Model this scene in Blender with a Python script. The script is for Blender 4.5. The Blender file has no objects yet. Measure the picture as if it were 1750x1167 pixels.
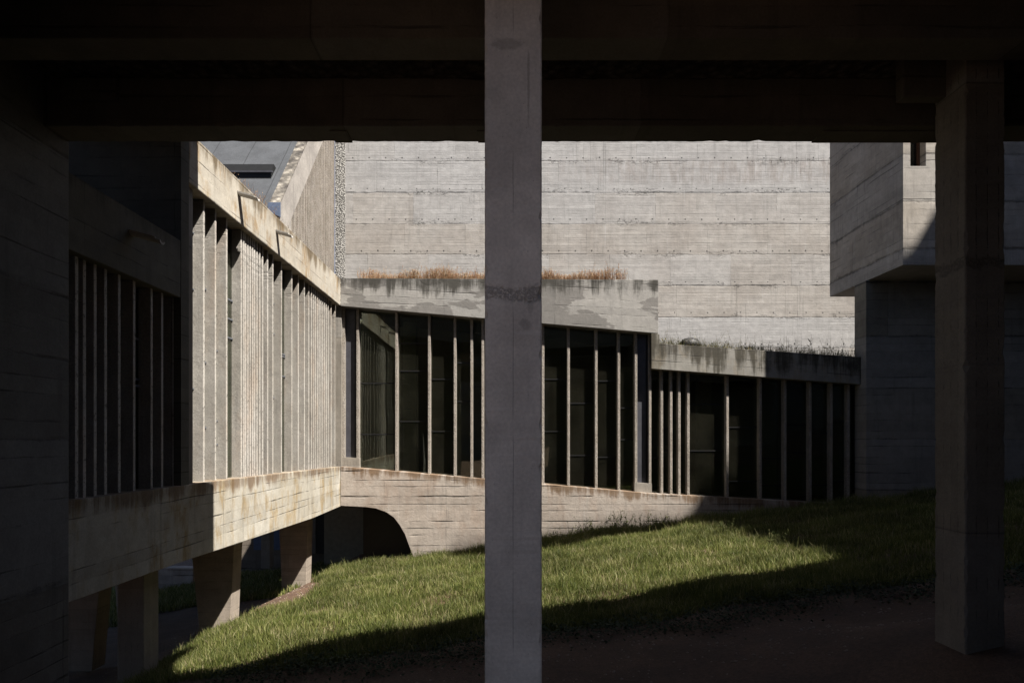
import bpy, bmesh, math, random
import numpy as np
from mathutils import Vector, Matrix
R = math.radians
sc = bpy.context.scene
col = sc.collection
random.seed(7); rng = np.random.default_rng(7)

# ------------------------------------------------------------------ camera
cd = bpy.data.cameras.new('camera'); cam = bpy.data.objects.new('camera', cd); col.objects.link(cam)
cam.location = (0, 0, 0); cam.rotation_euler = (R(90), 0, 0)      # eye at the origin, level, looking along +Y
cd.sensor_width = 36; cd.lens = 24.006; cd.shift_x = 14/1750; cd.shift_y = 166.5/1750
cd.clip_start = .05; cd.clip_end = 3000
sc.camera = cam
F = 1167.0
# sun direction (towards the sun): right, behind the camera, high
S = Vector((.46, -.32, .81)).normalized()
UX, UY = S.x/S.z, S.y/S.z
elev = math.asin(S.z)
w = bpy.data.worlds.new('World'); sc.world = w; w.use_nodes = True
nt = w.node_tree; bg = nt.nodes['Background']; sky = nt.nodes.new('ShaderNodeTexSky')
sky.sky_type = 'NISHITA'; sky.sun_disc = False; sky.sun_elevation = elev
sky.sun_rotation = math.atan2(S.x, S.y)
sky.altitude = 1200; sky.air_density = .55; sky.dust_density = 1.6; sky.ozone_density = 0
nt.links.new(sky.outputs[0], bg.inputs[0]); bg.inputs[1].default_value = .05
sl = bpy.data.lights.new('sun', 'SUN'); so = bpy.data.objects.new('sun', sl); col.objects.link(so)
sl.energy = 5.0; sl.angle = R(.55); sl.color = (1, .95, .88)
so.rotation_euler = S.to_track_quat('Z', 'Y').to_euler(); so.location = (30, -25, 60)
sc.view_settings.view_transform = 'Standard'; sc.view_settings.look = 'None'
sc.view_settings.exposure = 1.62; sc.view_settings.gamma = 1
sc.cycles.max_bounces = 6; sc.cycles.diffuse_bounces = 4; sc.cycles.transparent_max_bounces = 12
sc.cycles.use_denoising = True

# ------------------------------------------------------------------ node helpers
KA = .62           # albedo trim shared by every surface
class T:
    def __init__(s, name):
        s.m = bpy.data.materials.new(name); s.m.use_nodes = True; s.nt = s.m.node_tree
        s.b = s.nt.nodes['Principled BSDF']; s.out = s.nt.nodes['Material Output']
        s.b.inputs['Specular IOR Level'].default_value = .3
        g = s.nt.nodes.new('ShaderNodeNewGeometry'); s.geo = g
        s.P = g.outputs['Position']
        sp = s.nt.nodes.new('ShaderNodeSeparateXYZ'); s.l(s.P, sp.inputs[0]); s.x, s.y, s.z = sp.outputs
    def l(s, a, b):
        if hasattr(a, 'links') or hasattr(a, 'is_linked'): s.nt.links.new(a, b)
        else: b.default_value = a
    def m_(s, op, a, b=0., c=None):
        n = s.nt.nodes.new('ShaderNodeMath'); n.operation = op; s.l(a, n.inputs[0]); s.l(b, n.inputs[1])
        if c is not None: s.l(c, n.inputs[2])
        return n.outputs[0]
    def add(s, a, b): return s.m_('ADD', a, b)
    def sub(s, a, b): return s.m_('SUBTRACT', a, b)
    def mul(s, a, b): return s.m_('MULTIPLY', a, b)
    def fl(s, a): return s.m_('FLOOR', a)
    def fr(s, a): return s.m_('FRACT', a)
    def mx(s, a, b): return s.m_('MAXIMUM', a, b)
    def mn(s, a, b): return s.m_('MINIMUM', a, b)
    def vec(s, x, y, z=0.):
        n = s.nt.nodes.new('ShaderNodeCombineXYZ')
        for i, v in enumerate((x, y, z)): s.l(v, n.inputs[i])
        return n.outputs[0]
    def noise(s, v, sc=1., d=3., r=.5, dist=0.):
        n = s.nt.nodes.new('ShaderNodeTexNoise'); s.l(v, n.inputs['Vector'])
        n.inputs['Scale'].default_value = sc; n.inputs['Detail'].default_value = d
        n.inputs['Roughness'].default_value = r; n.inputs['Distortion'].default_value = dist
        return n.outputs[0]
    def white(s, v):
        n = s.nt.nodes.new('ShaderNodeTexWhiteNoise'); n.noise_dimensions = '3D'; s.l(v, n.inputs['Vector']); return n.outputs[0]
    def vor(s, v, sc, f='F1'):
        n = s.nt.nodes.new('ShaderNodeTexVoronoi'); n.feature = f; s.l(v, n.inputs['Vector']); n.inputs['Scale'].default_value = sc
        return n.outputs[0]
    def ss(s, v, a, b, lo=0., hi=1.):       # smooth map from a..b to lo..hi
        n = s.nt.nodes.new('ShaderNodeMapRange'); n.interpolation_type = 'SMOOTHSTEP'; s.l(v, n.inputs[0])
        n.inputs[1].default_value = a; n.inputs[2].default_value = b; n.inputs[3].default_value = lo; n.inputs[4].default_value = hi
        return n.outputs[0]
    def mix(s, f, a, b, mode='MIX'):
        n = s.nt.nodes.new('ShaderNodeMix'); n.data_type = 'RGBA'; n.blend_type = mode
        s.l(f, n.inputs[0]); s.l(rgb(a), n.inputs[6]); s.l(rgb(b), n.inputs[7]); return n.outputs[2]
    def scale(s, c, f):                      # colour times a value
        n = s.nt.nodes.new('ShaderNodeVectorMath'); n.operation = 'SCALE'; s.l(c if not isinstance(c, tuple) else c[:3], n.inputs[0]); s.l(f, n.inputs[3])
        return n.outputs[0]
    def bump(s, h, dist=.01, st=1., n0=None):
        n = s.nt.nodes.new('ShaderNodeBump'); s.l(h, n.inputs['Height']); n.inputs['Distance'].default_value = dist
        n.inputs['Strength'].default_value = st
        if n0: s.l(n0, n.inputs['Normal'])
        return n.outputs[0]
    def done(s, colr=None, rough=.85, nrm=None):
        if colr is not None: s.l(s.scale(rgb(colr), KA), s.b.inputs['Base Color'])
        s.l(rough, s.b.inputs['Roughness'])
        if nrm is not None: s.l(nrm, s.b.inputs['Normal'])
        return s.m
def rgb(c): return (c[0], c[1], c[2], 1.) if isinstance(c, tuple) and len(c) == 3 else c

def concrete(name, a=(.40, .375, .34), b=(.30, .275, .245), board=.11, lift=.97, panel=1.9, seam=.6, bh=.004,
             tint=(.43, .435, .44), tintamt=.35, holes=0, dirt=None, rust=None, streak=.25, horiz='xy', grain=1., vboard=0,
             slope=0., liftseam=.6, patch=0., band=None, stain=None, boardvar=.16, linew=.07, z0=0., edge=0., spots=(), crack=None, smudge=0.):
    """board-marked concrete.  dirt=(z of the top edge, slope along h, depth, strength): black water streaks hanging from a top edge"""
    t = T(name)
    h = {'xy': t.add(t.x, t.y), 'x': t.x, 'y': t.y}[horiz]
    zz = t.sub(t.z, t.mul(h, slope)) if slope else t.z
    zz = t.sub(zz, z0)
    if boardvar: zz = t.add(zz, t.mul(t.m_('SINE', t.mul(zz, 2.3/board)), board*.16))
    hv = t.vec(h, zz, 0.)
    warp = t.mul(t.sub(t.noise(t.vec(t.mul(h, .7), zz, 0.), 1.6, 2), .5), .035)
    zw = t.add(zz, warp)
    if vboard: h, zw2 = zw, h; zb = t.m_('DIVIDE', zw2, board); hh = zw
    else: zb = t.m_('DIVIDE', zw, board); hh = h
    bi = t.fl(zb); bf = t.fr(zb)
    lz = t.m_('DIVIDE', zw, lift); li = t.fl(lz); lf = t.fr(lz)
    off = t.mul(t.white(t.vec(li, 3.7, 0.)), panel)
    pj = t.m_('DIVIDE', t.add(hh, off), panel); pi = t.fl(pj); pf = t.fr(pj)
    rb = t.white(t.vec(bi, pi, li)); rl = t.white(t.vec(li, pi, 5.)); rlift = t.white(t.vec(li, 9.2, 1.))
    n1 = t.noise(t.P, .9, 4, .6); n2 = t.noise(t.P, 5., 5, .65); n3 = t.noise(t.P, 60., 3, .6)
    brk = t.noise(t.vec(t.mul(hh, .32), t.mul(zw, 3.0), 4.), 3.2, 6, .72)
    ed = t.mn(bf, t.sub(1., bf))
    line = t.mul(t.ss(ed, linew*.35, linew, 1., 0.), t.ss(brk, .47, .62))
    le = t.mul(t.mn(lf, t.sub(1., lf)), lift)
    lline = t.mul(t.ss(t.add(le, t.mul(t.sub(t.noise(t.vec(hh, t.mul(zw, 2.), 6.), 5., 5, .75), .5), .09)), .004, .035, 1., 0.), t.ss(t.noise(t.vec(t.mul(hh, .6), li, 2.), 2.2, 4, .7), .40, .62, .12, 1.))
    pe = t.mul(t.mn(pf, t.sub(1., pf)), panel)
    pline = t.mul(t.ss(pe, .004, .014, 1., 0.), t.ss(t.noise(t.vec(pi, zw, 2.), 2.5, 2), .45, .6))
    c = t.mix(t.ss(n1, .35, .65), a, b)
    c = t.mix(t.mul(t.ss(t.add(t.mul(rl, .25), t.mul(rlift, .85)), .3, .8), tintamt), c, tint)
    f = t.add(1.-boardvar/2, t.mul(rb, boardvar))
    f = t.mul(f, t.ss(n2, .25, .8, .86, 1.12))
    f = t.mul(f, t.ss(n3, .2, .8, 1-.14*grain, 1+.10*grain))
    st = t.noise(t.vec(t.mul(h, 7.), t.mul(zw, .5), 1.), 1., 4, .65)
    f = t.mul(f, t.sub(1., t.mul(t.ss(st, .52, .78), streak)))
    f = t.mul(f, t.sub(1., t.mul(line, seam)))
    f = t.mul(f, t.sub(1., t.mul(lline, liftseam)))
    f = t.mul(f, t.sub(1., t.mul(pline, .45)))
    # bug holes
    bug = t.vor(t.P, 26.)
    f = t.mul(f, t.ss(bug, .03, .09, .55, 1.))
    hgt = t.add(t.mul(rb, .5), t.mul(t.noise(t.P, 14., 5, .7), .8*grain))
    hgt = t.sub(hgt, t.mul(line, 1.2)); hgt = t.sub(hgt, t.mul(lline, 1.5))
    if holes:
        hx = t.mul(t.sub(t.fr(t.add(t.m_('DIVIDE', hh, holes), t.mul(rlift, .9))), .5), holes)
        hz = t.sub(t.mul(lf, lift), .13)
        d = t.m_('SQRT', t.add(t.mul(hx, hx), t.mul(hz, hz)))
        hm = t.ss(d, .016, .03, 1., 0.)
        f = t.mul(f, t.sub(1., t.mul(hm, .8)))
    if smudge:                                  # honeycombing and scum along the lift joints
        sd = t.ss(le, .0, .16, 1., 0.); sq = t.noise(t.vec(hh, t.mul(zw, 1.6), 1.), 7., 6, .8)
        sgate = t.ss(t.noise(t.vec(hh, li, 4.), .9, 2), .48, .60)
        sm_ = t.mul(t.mul(t.ss(sq, .50, .60), sd), sgate)
        f = t.mul(f, t.sub(1., t.mul(sm_, smudge))); hgt = t.sub(hgt, t.mul(sm_, 2.5))
        dr_ = t.noise(t.vec(t.mul(hh, 9.), t.mul(zw, .35), 6.), 1., 3, .7)
        c = t.mix(t.mul(t.ss(dr_, .60, .74), .35), c, (.60, .59, .57))
        ml = t.noise(t.vec(t.mul(hh, .5), t.mul(zw, 1.4), 13.), 2.2, 5, .7)
        f = t.mul(f, t.ss(ml, .3, .7, .90, 1.08))
        vc = t.noise(t.vec(t.mul(hh, 14.), t.mul(zw, .22), 21.), 1., 1, .5); va = t.m_('ABSOLUTE', t.sub(vc, .5))
        f = t.mul(f, t.sub(1., t.mul(t.mul(t.ss(va, .0, .012, 1., 0.), t.ss(t.noise(t.vec(t.mul(hh, .8), t.mul(zw, .5), 2.), 1.4, 2), .52, .6)), .28)))
    if patch:
        pn = t.noise(t.vec(t.mul(h, .55), t.mul(zw, 1.5), 7.), 1.0, 5, .52, .1)
        pm = t.ss(pn, .465, .49)
        c = t.mix(t.mul(pm, patch), c, (.21, .195, .18))
        hgt = t.add(hgt, t.mul(pm, .35))
    if stain:                                   # (z mid, half height, h from, h to, strength) brown wash under a lift seam
        zm, hh2, h0, h1, sg = stain
        sm = t.ss(t.m_('ABSOLUTE', t.sub(t.z, zm)), hh2*.5, hh2, 1., 0.)
        sm = t.mul(sm, t.ss(h, h0, h1)); s2 = t.noise(t.vec(t.mul(h, 5.), t.mul(zw, .8), 11.), 1.1, 6, .75)
        c = t.mix(t.mul(t.mul(sm, t.ss(s2, .36, .72)), sg), c, (.23, .17, .135))
    if rust:                                    # (amount, colour, scale)
        rn = t.noise(t.vec(t.mul(h, 2.2), t.mul(zw, .9), 3.), rust[2], 5, .7)
        c = t.mix(t.mul(t.ss(rn, .47, .68), rust[0]), c, rust[1])
    if dirt:
        zt, sl_, dep, sg = dirt[:4]; dc = dirt[4] if len(dirt) > 4 else (.06, .055, .045)
        dz = t.sub(t.add(zt, t.mul(h, sl_)), t.z)
        sn = t.noise(t.vec(t.mul(h, 5.), t.mul(t.z, .35), 8.), 1., 5, .7)
        sn2 = t.noise(t.vec(h, t.z, 8.), 1.3, 3, .6)
        sn3 = t.noise(t.vec(t.mul(h, 1.0), t.mul(t.z, 1.), 3.), 9., 5, .75)
        fade = t.ss(dz, 0., dep*1.15, 1., 0.)
        q_ = t.add(t.add(t.mul(sn, .62), t.mul(sn2, .30)), t.mul(sn3, .12))
        dm = t.mul(t.ss(t.add(q_, t.mul(fade, .20)), .615, .76), t.ss(fade, .0, .3))
        c = t.mix(t.mul(dm, sg), c, dc)
    if band:                                    # honeycombed pour joint
        q = t.ss(t.m_('ABSOLUTE', t.add(t.sub(t.z, band[0]), t.mul(t.sub(t.noise(t.P, 9., 3), .5), .12))), band[1]*.4, band[1], 1., 0.)
        vv = t.ss(t.noise(t.P, 55., 4, .75), .46, .56)
        f = t.mul(f, t.sub(1., t.mul(t.mul(q, vv), band[2])))
        hgt = t.sub(hgt, t.mul(t.mul(q, vv), band[2]*5))
    for (ax, az, rx, rz, sg2) in spots:         # single damp patches
        ddx = t.m_('DIVIDE', t.sub(h, ax), rx); ddz = t.m_('DIVIDE', t.sub(t.z, az), rz)
        dd = t.m_('SQRT', t.add(t.mul(ddx, ddx), t.mul(ddz, ddz)))
        dd = t.add(dd, t.mul(t.sub(t.noise(t.P, 11., 5, .7), .5), 2.2))
        f = t.mul(f, t.sub(1., t.mul(t.ss(dd, .55, 1.1, 1., 0.), sg2)))
    if crack is not None:
        cx = t.m_('ABSOLUTE', t.sub(t.sub(h, crack), t.mul(t.sub(t.noise(t.vec(0., t.z, 0.), 3., 3), .5), .008)))
        f = t.mul(f, t.sub(1., t.mul(t.mul(t.ss(cx, .0008, .0026, 1., 0.), t.ss(t.noise(t.vec(0., t.z, 3.), 1.3, 2), .46, .52)), .5)))
    if edge:                                    # sun-facing fin edges brightened in the colour, plus pitting
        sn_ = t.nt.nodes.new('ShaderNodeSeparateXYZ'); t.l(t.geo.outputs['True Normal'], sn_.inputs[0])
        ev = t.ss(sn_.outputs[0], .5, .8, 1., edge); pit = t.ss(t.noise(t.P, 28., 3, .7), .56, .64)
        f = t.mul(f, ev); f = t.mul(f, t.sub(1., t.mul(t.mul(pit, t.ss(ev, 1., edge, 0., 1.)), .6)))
    c = t.scale(c, f)
    return t.done(c, .88, t.bump(hgt, bh, 1.))

def aggregate(name, a, b, vs=34., bh=.008, f0=.5):
    t = T(name); v = t.vor(t.P, vs); n = t.noise(t.P, 3., 4, .6); n3 = t.noise(t.P, 45., 4, .7)
    st = t.noise(t.vec(t.mul(t.add(t.x, t.y), 12.), t.mul(t.z, .5), 1.), 1., 3, .6)
    c = t.mix(t.ss(n, .35, .65), a, b)
    c = t.scale(c, t.mul(t.mul(t.ss(v, .0, .75, 1.15, f0), t.ss(n3, .3, .7, .72, 1.2)), t.ss(st, .4, .75, 1.05, .8)))
    return t.done(c, .9, t.bump(t.add(t.m_('MULTIPLY', v, -1.), t.mul(n3, .6)), bh, 1.))

def plain(name, c, rough=.7, metal=0., nz=.15, ns=8.):
    t = T(name); n = t.noise(t.P, ns, 4, .6)
    t.b.inputs['Metallic'].default_value = metal
    return t.done(t.scale(rgb(c)[:3], t.ss(n, .25, .75, 1-nz, 1+nz)), rough, t.bump(n, .002, .5))

def glass(name, tint=(.62, .66, .58)):
    m = bpy.data.materials.new(name); m.use_nodes = True; n = m.node_tree.nodes; n.clear(); L = m.node_tree.links
    o = n.new('ShaderNodeOutputMaterial'); mx = n.new('ShaderNodeMixShader'); tr = n.new('ShaderNodeBsdfTransparent')
    gl = n.new('ShaderNodeBsdfGlossy'); fr = n.new('ShaderNodeFresnel'); g = n.new('ShaderNodeNewGeometry')
    no = n.new('ShaderNodeTexNoise'); bu = n.new('ShaderNodeBump')
    fr.inputs[0].default_value = 1.75; gl.inputs['Roughness'].default_value = .02; gl.inputs[0].default_value = (.95, 1, .93, 1)
    tr.inputs[0].default_value = (*tint, 1); no.inputs['Scale'].default_value = .8; bu.inputs['Distance'].default_value = .004
    L.new(g.outputs['Position'], no.inputs['Vector']); L.new(no.outputs[0], bu.inputs['Height']); L.new(bu.outputs[0], gl.inputs['Normal'])
    du = n.new('ShaderNodeBsdfDiffuse'); du.inputs[0].default_value = (.33, .31, .22, 1); m2 = n.new('ShaderNodeMixShader')
    dn = n.new('ShaderNodeTexNoise'); dn.inputs['Scale'].default_value = 1.7; dn.inputs['Detail'].default_value = 4; L.new(g.outputs['Position'], dn.inputs['Vector'])
    dm_ = n.new('ShaderNodeMapRange'); dm_.inputs[1].default_value = .3; dm_.inputs[2].default_value = .7; dm_.inputs[3].default_value = .006; dm_.inputs[4].default_value = .024
    L.new(dn.outputs[0], dm_.inputs[0]); L.new(dm_.outputs[0], m2.inputs[0]); L.new(mx.outputs[0], m2.inputs[1]); L.new(du.outputs[0], m2.inputs[2])
    L.new(fr.outputs[0], mx.inputs[0]); L.new(tr.outputs[0], mx.inputs[1]); L.new(gl.outputs[0], mx.inputs[2]); L.new(m2.outputs[0], o.inputs[0])
    return m

M = {}
M['church'] = concrete('church_concrete', (.48, .447, .41), (.42, .382, .343), board=.085, lift=1.0, panel=1.95, seam=.15, holes=.53,
                       tint=(.49, .488, .49), tintamt=.65, streak=.2, liftseam=.5, horiz='x', boardvar=.11, z0=-.07, grain=1.2, bh=.006, smudge=.42,
                       stain=(8.62, .5, -1., 6., .5), linew=.09)
M['fascia_left'] = concrete('fascia_concrete', (.56, .50, .39), (.44, .37, .26), board=.17, lift=3., panel=1.6, seam=.45, tintamt=.45,
                       tint=(.60, .57, .52), dirt=(3.76, 0, .42, .85, (.13, .085, .035)), rust=(.75, (.34, .20, .06), 1.5), horiz='y', streak=.3, z0=.1)
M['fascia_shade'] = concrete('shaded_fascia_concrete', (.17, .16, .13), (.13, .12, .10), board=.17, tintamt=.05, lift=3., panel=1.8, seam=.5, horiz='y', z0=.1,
                       dirt=(2.37, 0, .3, .7))  # shade of the near end is put into this darker concrete colour
M['gable'] = concrete('gable_concrete', (.17, .16, .13), (.13, .12, .10), board=.17, tintamt=.0, lift=3., panel=3, seam=.5, horiz='x', z0=-4)  # shares the near fascia's colour, darkened for shade
M['beam_left'] = concrete('beam_concrete', (.56, .51, .41), (.46, .40, .29), board=.155, lift=5., panel=1.7, seam=.62, tint=(.58, .57, .54),
                       dirt=(-.52, -.009, .24, .8, (.17, .10, .05)), rust=(.75, (.36, .24, .085), 1.4), horiz='y', streak=.35, z0=.08)
M['fascia_right'] = concrete('patched_fascia_concrete', (.42, .395, .36), (.36, .34, .31), board=.20, lift=9., panel=2.6, seam=.45, slope=-.05,
                       dirt=(3.77, -.004, .62, .93, (.055, .05, .04)), patch=.8, horiz='x', streak=.2, bh=.006, z0=-5)
M['fascia_low'] = concrete('low_fascia_concrete', (.32, .295, .25), (.25, .23, .19), board=.22, lift=9., panel=1.5, seam=.6, slope=-.07,
                       dirt=(2.46, -.066, .85, .93, (.06, .052, .036)), rust=(.35, (.26, .18, .08), 1.5), horiz='x', streak=.3, z0=-5)
M['wall_low'] = concrete('undercroft_concrete', (.50, .42, .345), (.42, .34, .27), board=.19, lift=5., panel=2.6, seam=.72, horiz='x',
                       dirt=(-.98, -.0866, .30, .85, (.17, .10, .05)), rust=(.35, (.33, .22, .15), 1.2), holes=0, streak=.25, bh=.012, tintamt=.2, linew=.10, smudge=.4)
M['fin'] = aggregate('fin_aggregate', (.47, .42, .365), (.39, .34, .285), 42., .006, .68)
M['fin_smooth'] = concrete('fin_concrete', (.385, .36, .325), (.32, .295, .26), board=8., lift=9., panel=9., seam=0, streak=.30, boardvar=.0, horiz='xy', bh=.005, z0=-5,
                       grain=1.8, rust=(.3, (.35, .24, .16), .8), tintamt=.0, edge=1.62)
M['pebble'] = aggregate('pebble_dash', (.78, .75, .70), (.66, .63, .58), 24., .03, .25)
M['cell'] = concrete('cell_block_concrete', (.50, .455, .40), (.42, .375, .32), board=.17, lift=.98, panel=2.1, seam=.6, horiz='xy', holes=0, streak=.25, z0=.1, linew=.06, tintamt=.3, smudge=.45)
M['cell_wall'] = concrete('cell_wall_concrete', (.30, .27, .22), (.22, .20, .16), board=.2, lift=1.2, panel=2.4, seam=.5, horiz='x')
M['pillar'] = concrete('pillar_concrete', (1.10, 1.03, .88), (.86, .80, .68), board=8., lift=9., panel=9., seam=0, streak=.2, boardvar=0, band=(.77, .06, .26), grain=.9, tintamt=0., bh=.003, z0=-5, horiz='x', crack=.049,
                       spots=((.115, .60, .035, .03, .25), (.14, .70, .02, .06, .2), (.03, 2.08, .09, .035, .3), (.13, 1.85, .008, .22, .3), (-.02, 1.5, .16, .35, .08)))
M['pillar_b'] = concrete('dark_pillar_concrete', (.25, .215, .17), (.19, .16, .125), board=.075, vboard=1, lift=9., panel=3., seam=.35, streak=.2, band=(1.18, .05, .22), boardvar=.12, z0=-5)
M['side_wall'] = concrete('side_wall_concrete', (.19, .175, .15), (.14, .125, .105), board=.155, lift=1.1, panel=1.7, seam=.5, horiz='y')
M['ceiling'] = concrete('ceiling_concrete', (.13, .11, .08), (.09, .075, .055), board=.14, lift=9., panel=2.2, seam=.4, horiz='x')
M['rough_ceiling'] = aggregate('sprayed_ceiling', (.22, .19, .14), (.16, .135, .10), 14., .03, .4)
M['pier'] = concrete('pier_concrete', (.40, .30, .19), (.30, .21, .125), board=.10, lift=9., panel=3., seam=.35, horiz='xy')
M['column'] = concrete('column_concrete', (.34, .30, .25), (.26, .23, .19), board=.07, vboard=1, lift=9., panel=3., seam=.4, z0=-5)
M['undercroft'] = concrete('undercroft_dark_concrete', (.24, .20, .16), (.17, .14, .11), board=.15, seam=.5)
M['parapet'] = concrete('parapet_concrete', (.50, .44, .37), (.33, .28, .23), board=9., lift=9., panel=9, seam=0, streak=.55, horiz='y', boardvar=0, grain=1.6, bh=.01, z0=-5)
M['coping'] = aggregate('weathered_coping', (.42, .38, .32), (.13, .115, .10), 7., .02, .5)
M['interior'] = plain('interior_plaster', (.34, .32, .25), .9)
M['interior_light'] = plain('interior_column_paint', (.6, .6, .5), .9)
M['dark_metal'] = plain('dark_metal', (.02, .02, .02), .5, .3)
M['pale_metal'] = plain('pale_metal', (.30, .32, .36), .35, .6)
M['vent'] = plain('vent_panel_paint', (.10, .10, .115), .45, .3)
M['spout'] = plain('spout_cement', (.60, .58, .55), .6)
M['wood'] = plain('window_wood', (.10, .045, .025), .6)
M['blue_door'] = plain('blue_door_paint', (.10, .14, .24), .5)
M['door'] = plain('dark_door_and_shade_paint', (.03, .028, .026), .5)
M['flash'] = plain('zinc_flashing', (.32, .38, .50), .35, .6)
M['glass'] = glass('window_glass')
t = T('roof_felt'); n = t.noise(t.P, 2., 5, .7); n2 = t.noise(t.P, 70., 3, .7); ln = t.fr(t.m_('DIVIDE', t.add(t.x, t.mul(t.sub(t.noise(t.P, 1.5), .5), .03)), .98))
q = t.ss(t.mn(ln, t.sub(1., ln)), .006, .014, .45, 1.)
M['felt'] = t.done(t.scale((.075, .08, .088), t.mul(q, t.mul(t.ss(n, .3, .7, .8, 1.15), t.ss(n2, .3, .7, .75, 1.25)))), .8, t.bump(n2, .004, .8))

# ------------------------------------------------------------------ mesh helpers
class MB:
    def __init__(s): s.bm = bmesh.new()
    def box(s, x0, x1, y0, y1, z0, z1):
        v = [s.bm.verts.new((x, y, z)) for x in (x0, x1) for y in (y0, y1) for z in (z0, z1)]
        for q in ((0, 1, 3, 2), (4, 6, 7, 5), (0, 4, 5, 1), (2, 3, 7, 6), (0, 2, 6, 4), (1, 5, 7, 3)): s.bm.faces.new([v[i] for i in q])
        return s
    def prism(s, pts, axis, a, b):
        """pts: outline in the two other axes; axis 'x','y' or 'z' extruded a..b"""
        f = {'x': lambda p, q: (q, p[0], p[1]), 'y': lambda p, q: (p[0], q, p[1]), 'z': lambda p, q: (p[0], p[1], q)}[axis]
        A = [s.bm.verts.new(f(p, a)) for p in pts]; B = [s.bm.verts.new(f(p, b)) for p in pts]
        s.bm.faces.new(A); s.bm.faces.new(B[::-1]); n = len(pts)
        for i in range(n): s.bm.faces.new((A[i], B[i], B[(i+1) % n], A[(i+1) % n]))
        return s
    def hexa(s, q0, q1):
        A = [s.bm.verts.new(p) for p in q0]; B = [s.bm.verts.new(p) for p in q1]
        s.bm.faces.new(A); s.bm.faces.new(B[::-1])
        for i in range(4): s.bm.faces.new((A[i], B[i], B[(i+1) % 4], A[(i+1) % 4]))
        return s
    def build(s, name, mat, parent=None, bevel=0., rag=0.):
        bmesh.ops.recalc_face_normals(s.bm, faces=s.bm.faces)
        me = bpy.data.meshes.new(name)
        if parent is not None:
            s.bm.transform(Matrix.Translation(-parent_loc(parent)))
        s.bm.to_mesh(me); s.bm.free(); me.materials.append(mat)
        o = bpy.data.objects.new(name, me); col.objects.link(o)
        if parent is not None: o.parent = parent
        if bevel:
            b = o.modifiers.new('bevel', 'BEVEL'); b.width = bevel; b.segments = 2; b.limit_method = 'ANGLE'
        return o
def rag_box(x0, x1, y0, y1, z0, z1, axis='z', n=120, amp=.003, chips=8):
    # a cast member whose arrises wander and are chipped here and there
    mb = MB(); lo, hi = {'z': (z0, z1), 'x': (x0, x1), 'y': (y0, y1)}[axis]; prev = None
    cor = {'z': [(x0, y0), (x1, y0), (x1, y1), (x0, y1)], 'x': [(y0, z0), (y1, z0), (y1, z1), (y0, z1)], 'y': [(x0, z0), (x1, z0), (x1, z1), (x0, z1)]}[axis]
    cc = (sum(c[0] for c in cor)/4, sum(c[1] for c in cor)/4); c_ = .006
    chip = [[random.uniform(0, n) for _ in range(chips)] for _ in range(4)]
    rings = []
    for i in range(n+1):
        ring = []
        for k, (a, b) in enumerate(cor):
            sa, sb_ = (1 if cc[0] > a else -1), (1 if cc[1] > b else -1)
            d = c_+abs(random.gauss(0, amp))+sum(.012*math.exp(-((i-q)/1.1)**2) for q in chip[k])
            w_ = random.gauss(0, amp*.25)
            p1, p2 = (a+sa*w_, b+sb_*(d+w_)), (a+sa*(d+w_), b+sb_*w_)
            if k in (0, 2): ring += [p1, p2]
            else: ring += [p2, p1]
        t_ = lo+(hi-lo)*i/n
        f = {'z': lambda p: (p[0], p[1], t_), 'x': lambda p: (t_, p[0], p[1]), 'y': lambda p: (p[0], t_, p[1])}[axis]
        rings.append([mb.bm.verts.new(f(p)) for p in ring])
    for i in range(n):
        for k in range(8): mb.bm.faces.new((rings[i][k], rings[i][(k+1) % 8], rings[i+1][(k+1) % 8], rings[i+1][k]))
    mb.bm.faces.new(rings[0]); mb.bm.faces.new(rings[-1][::-1])
    return mb
def parent_loc(p):
    v = Vector((0, 0, 0))
    while p is not None: v += p.location; p = p.parent
    return v
def tag(o, label=None, cat=None, group=None, kind=None):
    if label: o['label'] = label
    if cat: o['category'] = cat
    if group: o['group'] = group
    if kind: o['kind'] = kind
    return o
def thing(name, label, cat, loc, group=None):
    o = bpy.data.objects.new(name, None); col.objects.link(o); o.location = loc; o.empty_display_size = .2
    return tag(o, label, cat, group)
def bar(mb, p, q, r0, r1, n=5):
    p, q = Vector(p), Vector(q); d = (q-p).normalized(); a = d.orthogonal().normalized(); b = d.cross(a)
    A = [mb.bm.verts.new(p+r0*(a*math.cos(2*math.pi*i/n)+b*math.sin(2*math.pi*i/n))) for i in range(n)]
    B = [mb.bm.verts.new(q+r1*(a*math.cos(2*math.pi*i/n)+b*math.sin(2*math.pi*i/n))) for i in range(n)]
    for i in range(n): mb.bm.faces.new((A[i], A[(i+1) % n], B[(i+1) % n], B[i]))
def X(px, Y): return (px-861)*Y/F
def Z(py, Y): return (750-py)*Y/F
def sm(v, a, b):
    q_ = np.clip((v-a)/(b-a), 0, 1); return q_*q_*(3-2*q_)
def gz(x, y):                      # the falling lawn
    return -1.803 + .127*x - .045*y - .30*sm(-x, 3.7, 5.0) + .21*sm(x, 2.2, 3.3)*(1-sm(y, 5.2, 6.4))
def ground_at(px, py):             # where the sight line through a point of the photo meets the lawn
    a = (px-861)/F; b = (750-py)/F
    y = -1.803/(b - .127*a + .045)
    return a*y, y, b*y

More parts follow.
